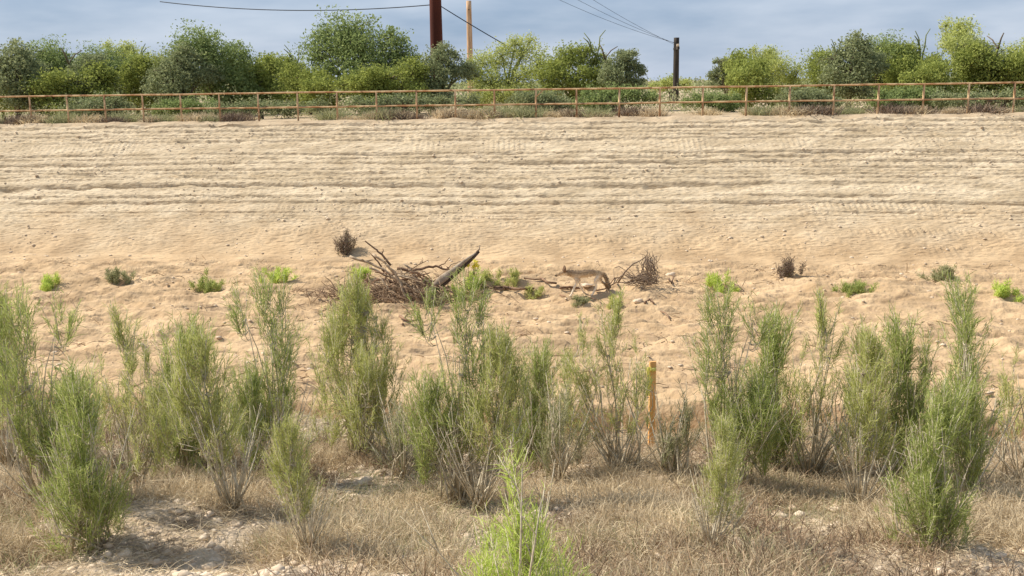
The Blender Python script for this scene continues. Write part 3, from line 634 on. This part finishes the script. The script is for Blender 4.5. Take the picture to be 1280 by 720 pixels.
branch([(438, 321), (460, 328), (480, 337), (502, 353)], YD + .9, .035, .02, D, 'long grey branch reaching in from the left edge over the heap', dY=-.3, twig=3)
branch([(488, 332), (477, 318), (468, 311), (456, 301)], YD + 1.3, .03, .016, D2, 'dark broken branch sticking up at the upper left of the heap', twig=2)
branch([(480, 340), (472, 326), (463, 317)], YD + 1.1, .025, .012, D2, 'short brown branch below the dark broken one', twig=1)
branch([(466, 318), (480, 327), (497, 347), (507, 374)], YD + .3, .028, .018, D, 'grey branch running steeply down the middle of the heap', dY=-.3, twig=2)
branch([(482, 330), (493, 340), (502, 358), (508, 378)], YD + .1, .03, .02, D, 'pale branch ending lowest at the front of the heap', dY=-.2)
branch([(462, 334), (480, 343), (497, 350), (515, 361)], YD + .5, .03, .016, D, 'straight grey branch lying low on the left side of the heap', twig=2)
branch([(497, 343), (513, 347), (530, 350), (549, 356)], YD + .6, .028, .016, D, 'pale branch pointing right to the foot of the log', twig=2)
branch([(497, 335), (517, 338), (533, 334), (545, 333), (557, 337), (573, 338)], YD + .9, .038, .02, D2, 'curved dark branch across the top of the heap to the log', twig=2)
branch([(548, 333), (556, 329), (562, 322)], YD + 1.0, .016, .008, D2, 'thin twig curling up from the dark curved branch')
branch([(558, 336), (566, 330), (576, 327)], YD + .9, .018, .01, D, 'short pale twig leaning on the log')
branch([(470, 349), (490, 352), (512, 348), (530, 343)], YD + .7, .03, .018, D2, 'brown branch crossing the heap below its top', twig=3)
branch([(505, 330), (520, 340), (540, 352), (556, 352)], YD + 1.1, .024, .014, D, 'pale branch at the back right of the heap', twig=2)
for k in range(34):
    a = random.uniform(444, 520); b_ = random.uniform(336, 368); L_ = random.uniform(16, 42); th = random.gauss(.45, .5)
    branch([(a, b_), (a + L_ * .5 * math.cos(th), b_ + L_ * .5 * math.sin(th) + random.uniform(-2, 2)), (a + L_ * math.cos(th), b_ + L_ * math.sin(th))], YD + random.uniform(-.2, 1.2), random.uniform(.012, .026), .008, random.choice([D, D, D2]), 'thin tangled branch in the driftwood heap left of the log', group='thin branches of the driftwood heap', dY=random.uniform(-.3, .3), twig=2)
# fine tangle
def tangle(n, c0, sp_, ln, r, seed):
    b = MB(); random.seed(seed)
    for k in range(n):
        q = Vector((random.gauss(c0[0], sp_[0]), random.gauss(c0[1], sp_[1]), 0)); q.z = Hs(q.x, q.y) + abs(random.gauss(0, sp_[2])); th = random.gauss(-.35, .7); l_ = random.uniform(.3, 1) * ln
        d = Vector((math.cos(th), random.gauss(0, .4), math.sin(th))) * l_; pts = [q + d * (t - .5) + Vector((random.gauss(0, .015), random.gauss(0, .015), random.gauss(0, .015))) for t in (0, .33, .66, 1)]
        for v in pts: v.z = max(v.z, Hs(v.x, v.y) + .005)
        b.tube(pts, [r, r * .9, r * .7, r * .4], 4)
    return b
q = P(494, 360, YD + .4); o = tangle(1150, (q.x, q.y + .1), (.92, .42, .14), .55, .009, 3).build('brushwood', M['twigb']); tag(o, 'fine brown brushwood packed inside the driftwood heap', 'brushwood', None, 'stuff')
# the big leaning log
random.seed(4)
lg = empty('driftwood_log', P(550, 357, YD + .6)); tag(lg, 'thick grey split log leaning up to the right out of the driftwood heap', 'log'); lo = Vector(lg.location)
pts = [P(542, 358, YD + .5), P(552, 350, YD + .6), P(563, 341, YD + .75), P(576, 331, YD + .9), (P(587, 322, YD + 1.05)), P(597, 313, YD + 1.2)]
b = MB(); b.tube([q - lo for q in pts], [.075, .10, .078, .058, .04, .02], 12); b.tube([pts[-1] - lo, pts[-1] - lo + Vector((.05, 0, .05)), pts[-1] - lo + Vector((.04, 0, .11))], [.028, .02, .01], 6); sf = b.build('split_face', M['log'], lg)
for v in sf.data.vertices:
    q = v.co; k = .028 * math.sin(q.x * 9 + q.z * 5) + .016 * math.sin(q.z * 31 + q.y * 23) + .01 * math.sin(q.x * 57); v.co += Vector((k * .6, -abs(k), k))
b = MB(); pts2 = [q + Vector((.085, -.05, -.085)) * k for q, k in zip(pts, (.9, .9, .85, .65, .5, .35))]; b.tube([q - lo for q in pts2], [.035, .045, .045, .04, .04, .03], 8); b.build('shade_edge', M['log_shade'], lg)  # dark strip along the lower right, painted-in shade under the log

# ------------------------------------------------------------------ dead uprooted bush on the right
random.seed(9)
YB = G(800, 358).y; gb = G(800, 357); db = empty('dead_bush', gb); tag(db, 'tangled leafless dead bush lying behind the tail of the coyote', 'dead bush')
def dl(px, py, dY=0): q = P(px, py, YB + dY); return q - gb
b = MB()
for path, r0 in (([(772, 354), (781, 340), (791, 330), (800, 326), (807, 321)], .022), ([(807, 321), (810, 316), (805, 311)], .009), ([(780, 354), (795, 350), (812, 352), (822, 355)], .022), ([(786, 352), (798, 344), (810, 342), (820, 352)], .02), ([(768, 335), (774, 333), (783, 339), (790, 345)], .010), ([(768, 354), (767, 336)], .008),
                 ([(808, 322), (816, 330), (820, 344), (821, 354)], .016), ([(807, 322), (804, 334), (800, 345), (795, 353)], .014), ([(812, 324), (817, 319)], .008), ([(818, 331), (819, 320)], .007), ([(770, 352), (776, 345), (786, 343), (800, 347)], .012)):
    pp = [dl(a, c_, random.uniform(-.15, .15)) for a, c_ in path]; b.tube(pp, [r0 * (1 - .5 * i / len(pp)) for i in range(len(pp))], 6)
b.build('branch', M['dead'], db)
b = MB()
for k in range(230):
    if random.random() < .55: c0 = (random.gauss(806, 9), random.gauss(349, 4)); th = random.gauss(.1, .5); l_ = random.uniform(8, 26)
    else: c0 = (random.gauss(811, 4.5), random.gauss(336, 7)); th = random.gauss(1.45, .35); l_ = random.uniform(8, 24)
    dY = random.gauss(0, .22); k2 = random.uniform(-4, 4); pp = [dl(c0[0] + math.cos(th) * l_ * t - math.sin(th) * k2 * math.sin(math.pi * (t + .5)), min(357, c0[1] + math.sin(th) * l_ * t + math.cos(th) * k2 * math.sin(math.pi * (t + .5))), dY) for t in (-.5, -.2, .15, .5)]
    b.tube(pp, [.007, .006, .005, .003], 3)
b.build('twig', M['dead'], db)
# smaller fallen sticks on the sand
for i, (pts_, r0, lab) in enumerate((([(618, 365), (630, 363), (645, 366), (668, 364)], .045, 'long brown stick lying on the sand between the heap and the coyote'), ([(603, 361), (620, 364), (636, 364)], .02, 'thin brown stick beside the green weeds'), ([(676, 350), (684, 356), (696, 358)], .03, 'dark curved stick in front of the muzzle of the coyote'), ([(500, 398), (507, 403), (513, 407), (522, 404)], .03, 'crooked dark stick on the sand below the heap'), ([(503, 409), (506, 400), (509, 395)], .018, 'small upright twig below the driftwood heap'),
        ([(806, 381), (812, 377), (817, 381)], .03, 'small arched twig on the sand under the dead bush'), ([(826, 391), (832, 396), (838, 402)], .016, 'thin twig on the sand at the right'), ([(610, 413), (620, 420), (630, 425)], .014, 'thin dark twig on the sand above the centre brooms'), ([(700, 363), (712, 362), (728, 364)], .03, 'brown stick under the front legs of the coyote'), ([(836, 352), (839, 357), (842, 350)], .03, 'dark stub at the right under the bank'), ([(744, 366), (756, 363), (770, 357), (784, 355)], .018, 'thin pale branch from the hind feet of the coyote to the dead bush'), ([(760, 360), (768, 350), (780, 349)], .014, 'short twig between the coyote tail and the dead bush'), ([(700, 372), (716, 375), (733, 374), (748, 377)], .022, 'crooked twig on the sand in front of the coyote feet'), ([(655, 350), (668, 352), (682, 351)], .02, 'thin stick on the bank toe left of the coyote nose'))):
    pr = []
    for a, c_ in pts_: pr.append(G(a, c_) + Vector((0, 0, r0 + random.uniform(0, .03))))
    b = MB(); b.tube(pr, [r0, r0 * .95, r0 * .8, r0 * .5][:len(pr)], 7); tag(b.build('stick', D2, origin=tuple(pr[0])), lab, 'stick', 'fallen sticks on the wash bed')

# ------------------------------------------------------------------ weeds at the toe of the bank
def weed(name, px, py, wpx, hpx, n, m, lab, fl=0, cat='weed', grp='green weeds along the wash bed'):
    p = G(px, py); s = p.y / F; root = empty(name, p); tag(root, lab, cat, grp); W = wpx * s; Hh = hpx * s
    b = MB(); parts = []
    for k in range(max(6, int(n / 110))):
        x0 = random.gauss(0, W * .38); y0 = random.gauss(0, W * .3); hh = Hh * random.uniform(.45, 1.0) * max(.35, 1 - abs(x0 / W) * .6)
        a = Vector((x0, y0, Hs(p.x + x0, p.y + y0) - p.z)); e1 = a + Vector((random.gauss(0, .08), random.gauss(0, .06), hh)); b.tube([a - Vector((0, 0, .02)), a.lerp(e1, .5), e1], [.008, .006, .003], 4)
        nn = 100; t = rng.random((nn, 1)); bs = np.array(a) + (np.array(e1) - np.array(a)) * t + rng.normal(size=(nn, 3)) * .03
        bs[:, 2] = np.maximum(bs[:, 2], a.z); parts.append(blades(bs, rng.normal(size=(nn, 3)) * .6 + np.array([[0, 0, .8]]), rng.uniform(.05, .13, nn), np.full(nn, .013), .3))
    b.build('stem', M['pvbark'], root); V, Fq, r_ = merge(parts); mesh_np('foliage', V, Fq, M[m], root, r_)
    if fl:
        for k in range(7):
            c_ = np.array([random.gauss(fl[0] * s, .10), random.gauss(-.08, .05), fl[1] * s + random.gauss(0, .06)]); b = MB(); b.tube([(c_[0] * .7, 0, c_[2] * .5), tuple(c_)], .005, 4); b.build('stem', M['pvbark'], root)
            V, Fq, r_ = leaves(c_ + rng.normal(size=(45, 3)) * .022, np.full(45, .035), aspect=.9); mesh_np('flower', V, Fq, M['yellow'], root, r_)
weed('weed', 588, 362, 22, 24, 1700, 'broom3', 'bright green weed with yellow flowers at the foot of the log', fl=(8, 33))
weed('weed', 632, 354, 24, 22, 1200, 'broom', 'green weed with a taller right side on the bank toe between log and coyote')
weed('weed', 610, 358, 22, 12, 800, 'broom', 'low bright green weed between the flowering weed and the taller one')
weed('weed', 664, 368, 14, 8, 700, 'broom', 'small flat yellow green weed at the end of the long brown stick')
weed('weed', 540, 382, 14, 22, 900, 'broom4', 'thin grey weed growing at the front of the driftwood heap')
weed('weed', 765, 384, 14, 9, 700, 'broom', 'small green weed on the sand behind the broom plume')
weed('weed', 722, 380, 16, 6, 400, 'broom4', 'dusty trampled weed on the sand just below the coyote')
weed('weed', 450, 352, 20, 22, 1500, 'broom3', 'bright green weed at the left end of the driftwood heap')
weed('grey_bush', 432, 318, 14, 30, 2200, 'dead', 'dark grey bare bush at the toe of the bank at the left', cat='bush', grp=None)
for i, (px, py, wx, hx, m) in enumerate(((60, 362, 26, 18, 'broom3'), (150, 350, 20, 22, 'broom4'), (255, 366, 30, 20, 'broom2'), (350, 352, 22, 24, 'broom3'), (900, 362, 26, 20, 'broom3'), (985, 346, 22, 26, 'dead'), (1070, 366, 28, 16, 'broom2'), (1180, 350, 24, 24, 'broom4'), (1250, 368, 24, 18, 'broom3'))):
    weed('weed', px, py, wx, hx, 1500, m, f"weed on the wash bed, {ordn[i if px < 437 else i - 4]} {'from the left edge' if px < 437 else 'past the dead bush'}")
print('weeds ok')

# ------------------------------------------------------------------ coyote
def coyote():
    root = empty('coyote', (0, 0, 0)); tag(root, 'grey brown coyote walking left across the wash with its head low', 'coyote')
    nodes = [  # x, y, z, rx(side), ry(vert)
        (-.27, 0, .480, .078, .088), (-.10, 0, .475, .078, .080), (.07, 0, .465, .082, .095), (.20, 0, .455, .085, .118), (.285, 0, .485, .072, .095),
        (.37, 0, .50, .058, .070), (.45, -.005, .508, .048, .055), (.515, -.01, .500, .052, .050), (.565, -.015, .478, .034, .034), (.62, -.02, .455, .023, .022), (.66, -.025, .440, .016, .015),
        (-.355, 0, .455, .036, .040), (-.40, 0, .38, .024, .026), (-.435, .0, .29, .027, .030), (-.47, 0, .21, .022, .024), (-.49, 0, .15, .008, .008)]
    edges = [(0, 1), (1, 2), (2, 3), (3, 4), (4, 5), (5, 6), (6, 7), (7, 8), (8, 9), (9, 10), (0, 11), (11, 12), (12, 13), (13, 14), (14, 15)]
    def chain(start, lst):
        pv = start
        for q in lst: nodes.append(q); edges.append((pv, len(nodes) - 1)); pv = len(nodes) - 1
    # near side is +y here (the camera sees it after the turn)
    chain(3, [(.235, .055, .37, .040, .045), (.215, .062, .30, .028, .030), (.285, .062, .17, .024, .024), (.33, .062, .055, .020, .020), (.352, .062, .020, .020, .015), (.385, .062, .014, .014, .011)])
    chain(3, [(.20, -.055, .37, .040, .045), (.155, -.062, .30, .028, .030), (.12, -.062, .17, .023, .023), (.055, -.062, .065, .016, .016), (.060, -.062, .022, .020, .015), (.095, -.062, .014, .014, .011)])
    chain(0, [(-.24, .060, .40, .056, .070), (-.165, .068, .295, .034, .040), (-.205, .068, .185, .025, .027), (-.135, .068, .065, .020, .021), (-.118, .068, .020, .020, .015), (-.085, .068, .014, .014, .011)])
    chain(0, [(-.30, -.060, .40, .052, .065), (-.30, -.068, .30, .034, .038), (-.43, -.068, .20, .026, .027), (-.475, -.068, .075, .020, .021), (-.462, -.068, .022, .020, .015), (-.428, -.068, .014, .014, .011)])
    me = bpy.data.meshes.new('body'); me.from_pydata([n_[:3] for n_ in nodes], edges, []); o = bpy.data.objects.new('body', me); col.objects.link(o)
    sk = o.modifiers.new('s', 'SKIN'); sk.use_smooth_shade = True; sk.branch_smoothing = .6
    for i, n_ in enumerate(nodes): me.skin_vertices[0].data[i].radius = (n_[3], n_[4])
    me.skin_vertices[0].data[0].use_root = True
    ss = o.modifiers.new('d', 'SUBSURF'); ss.levels = ss.render_levels = 2
    dg = bpy.context.evaluated_depsgraph_get(); m2 = bpy.data.meshes.new_from_object(o.evaluated_get(dg)); bpy.data.objects.remove(o)
    m2.name = 'body'; m2.materials.clear()
    # coat: pale legs, belly, throat and muzzle; grizzled grey brown saddle, dark tail tip
    m = bpy.data.materials.new('coyote_coat'); m.use_nodes = True; t = m.node_tree; bs = t.nodes['Principled BSDF']; bs.inputs['Roughness'].default_value = .95; bs.inputs['Specular IOR Level'].default_value = .1
    l = t.links.new; at = N(t, 'ShaderNodeAttribute'); at.attribute_name = 'coat'; nz = N(t, 'ShaderNodeTexNoise'); nz.inputs['Scale'].default_value = 34; nz.inputs['Detail'].default_value = 5
    tcn = N(t, 'ShaderNodeTexCoord'); l(tcn.outputs['Object'], nz.inputs[0]); ma = N(t, 'ShaderNodeMath', operation='MULTIPLY_ADD'); l(nz.outputs[0], ma.inputs[0]); ma.inputs[1].default_value = .5
    sb_ = N(t, 'ShaderNodeMath', operation='SUBTRACT'); l(at.outputs['Fac'], sb_.inputs[0]); sb_.inputs[1].default_value = .25; l(sb_.outputs[0], ma.inputs[2])
    rp = N(t, 'ShaderNodeValToRGB'); e = rp.color_ramp.elements; e[0].position = 0; e[0].color = (.92, .80, .62, 1); e[1].position = 1; e[1].color = (.05, .035, .025, 1)
    q = e.new(.28); q.color = (.62, .46, .29, 1); q = e.new(.5); q.color = (.33, .235, .145, 1); q = e.new(.72); q.color = (.19, .13, .085, 1)
    l(ma.outputs[0], rp.inputs[0]); l(rp.outputs[0], bs.inputs['Base Color']); bp = N(t, 'ShaderNodeBump'); bp.inputs['Strength'].default_value = .6; bp.inputs['Distance'].default_value = .01; l(nz.outputs[0], bp.inputs['Height']); l(bp.outputs[0], bs.inputs['Normal'])
    m2.materials.append(m)
    n = len(m2.vertices); co = np.zeros(n * 3); m2.vertices.foreach_get('co', co); co = co.reshape(-1, 3)
    def coat(co):
        x, y, z = co.T; c = np.interp(z, [.0, .33, .40, .46, .53, .60], [.02, .04, .12, .36, .62, .78])
        c = np.where((x > .43), np.interp(z - (.508 - (np.clip(x, .5, .7) - .5) * .42), [-.05, -.02, .0, .03], [.08, .12, .40, .60]), c)
        c = np.where((x < -.34) & (z > .12) & (np.abs(y) < .055), np.interp(z, [.12, .2, .3, .45], [.7, .45, .4, .42]), c)
        c = np.where((x > .64), .9, c); return c
    a = m2.attributes.new('coat', 'FLOAT', 'POINT'); a.data.foreach_set('value', coat(co).astype(np.float32))
    bo = bpy.data.objects.new('body', m2); col.objects.link(bo); bo.parent = root
    # short fur lying back along the body
    no = np.zeros(n * 3); m2.vertices.foreach_get('normal', no) if hasattr(m2.vertices[0], 'normal') else None; no = no.reshape(-1, 3)
    sel = rng.integers(0, n, 9000); sel = sel[(co[sel, 2] > .30) | (co[sel, 0] < -.4)]; bs_ = co[sel] + rng.normal(size=(len(sel), 3)) * .004
    sel2 = sel; d = no[sel] * .55 + np.array([[-1, 0, -.25]]) * .9 + rng.normal(size=(len(sel), 3)) * .15; ln = np.where(co[sel, 0] > .47, .008, np.where(co[sel, 0] < -.37, .045, .03))
    V, Fq, r_ = blades(bs_, d, ln, np.full(len(sel), .006), .1); f = mesh_np('fur', V, Fq, m, root, r_)
    a = f.data.attributes.new('coat', 'FLOAT', 'POINT'); a.data.foreach_set('value', np.repeat(np.clip(coat(co[sel]) + rng.normal(size=len(sel)) * .1, 0, 1), 6).astype(np.float32))
    dk = mat('coyote_dark', (.03, .022, .018), (.05, .035, .025), 5, rough=.4, bump=0); er = mat('coyote_ear', (.12, .07, .045), (.24, .15, .09), 9, bump=.2)
    for s_ in (-1, 1):
        b = MB(); c = Vector((.478, s_ * .036 - .008, .535)); b.tube([c, c + Vector((-.004, s_ * .010, .035)), c + Vector((-.010, s_ * .018, .075)), c + Vector((-.014, s_ * .024, .125))], [.031, .033, .022, .004], 8)
        b.build('ear', er, root)
        b = MB(); c = Vector((.545, s_ * .029 - .013, .498)); b.tube([c - Vector((.006, 0, 0)), c, c + Vector((.006, 0, 0))], [.003, .007, .003], 8); b.build('eye', dk, root)
    b = MB(); c = Vector((.672, -.026, .443)); b.tube([c - Vector((.012, 0, 0)), c, c + Vector((.008, 0, 0))], [.010, .013, .006], 8); b.build('nose', dk, root)
    return root
cy = coyote(); gp = G(733, 369)
hz = Hs(gp.x, gp.y); pts_ = [Hs(gp.x + a, gp.y) for a in (-.35, -.1, .1, .45)]
cy.location = (gp.x, gp.y, sum(pts_) / 4 + .01); cy.rotation_euler = (0, 0, R(180 + 8)); print('coyote', pix(cy.location), pts_)
cy.scale = (1.08,) * 3
sc.render.engine = 'CYCLES'
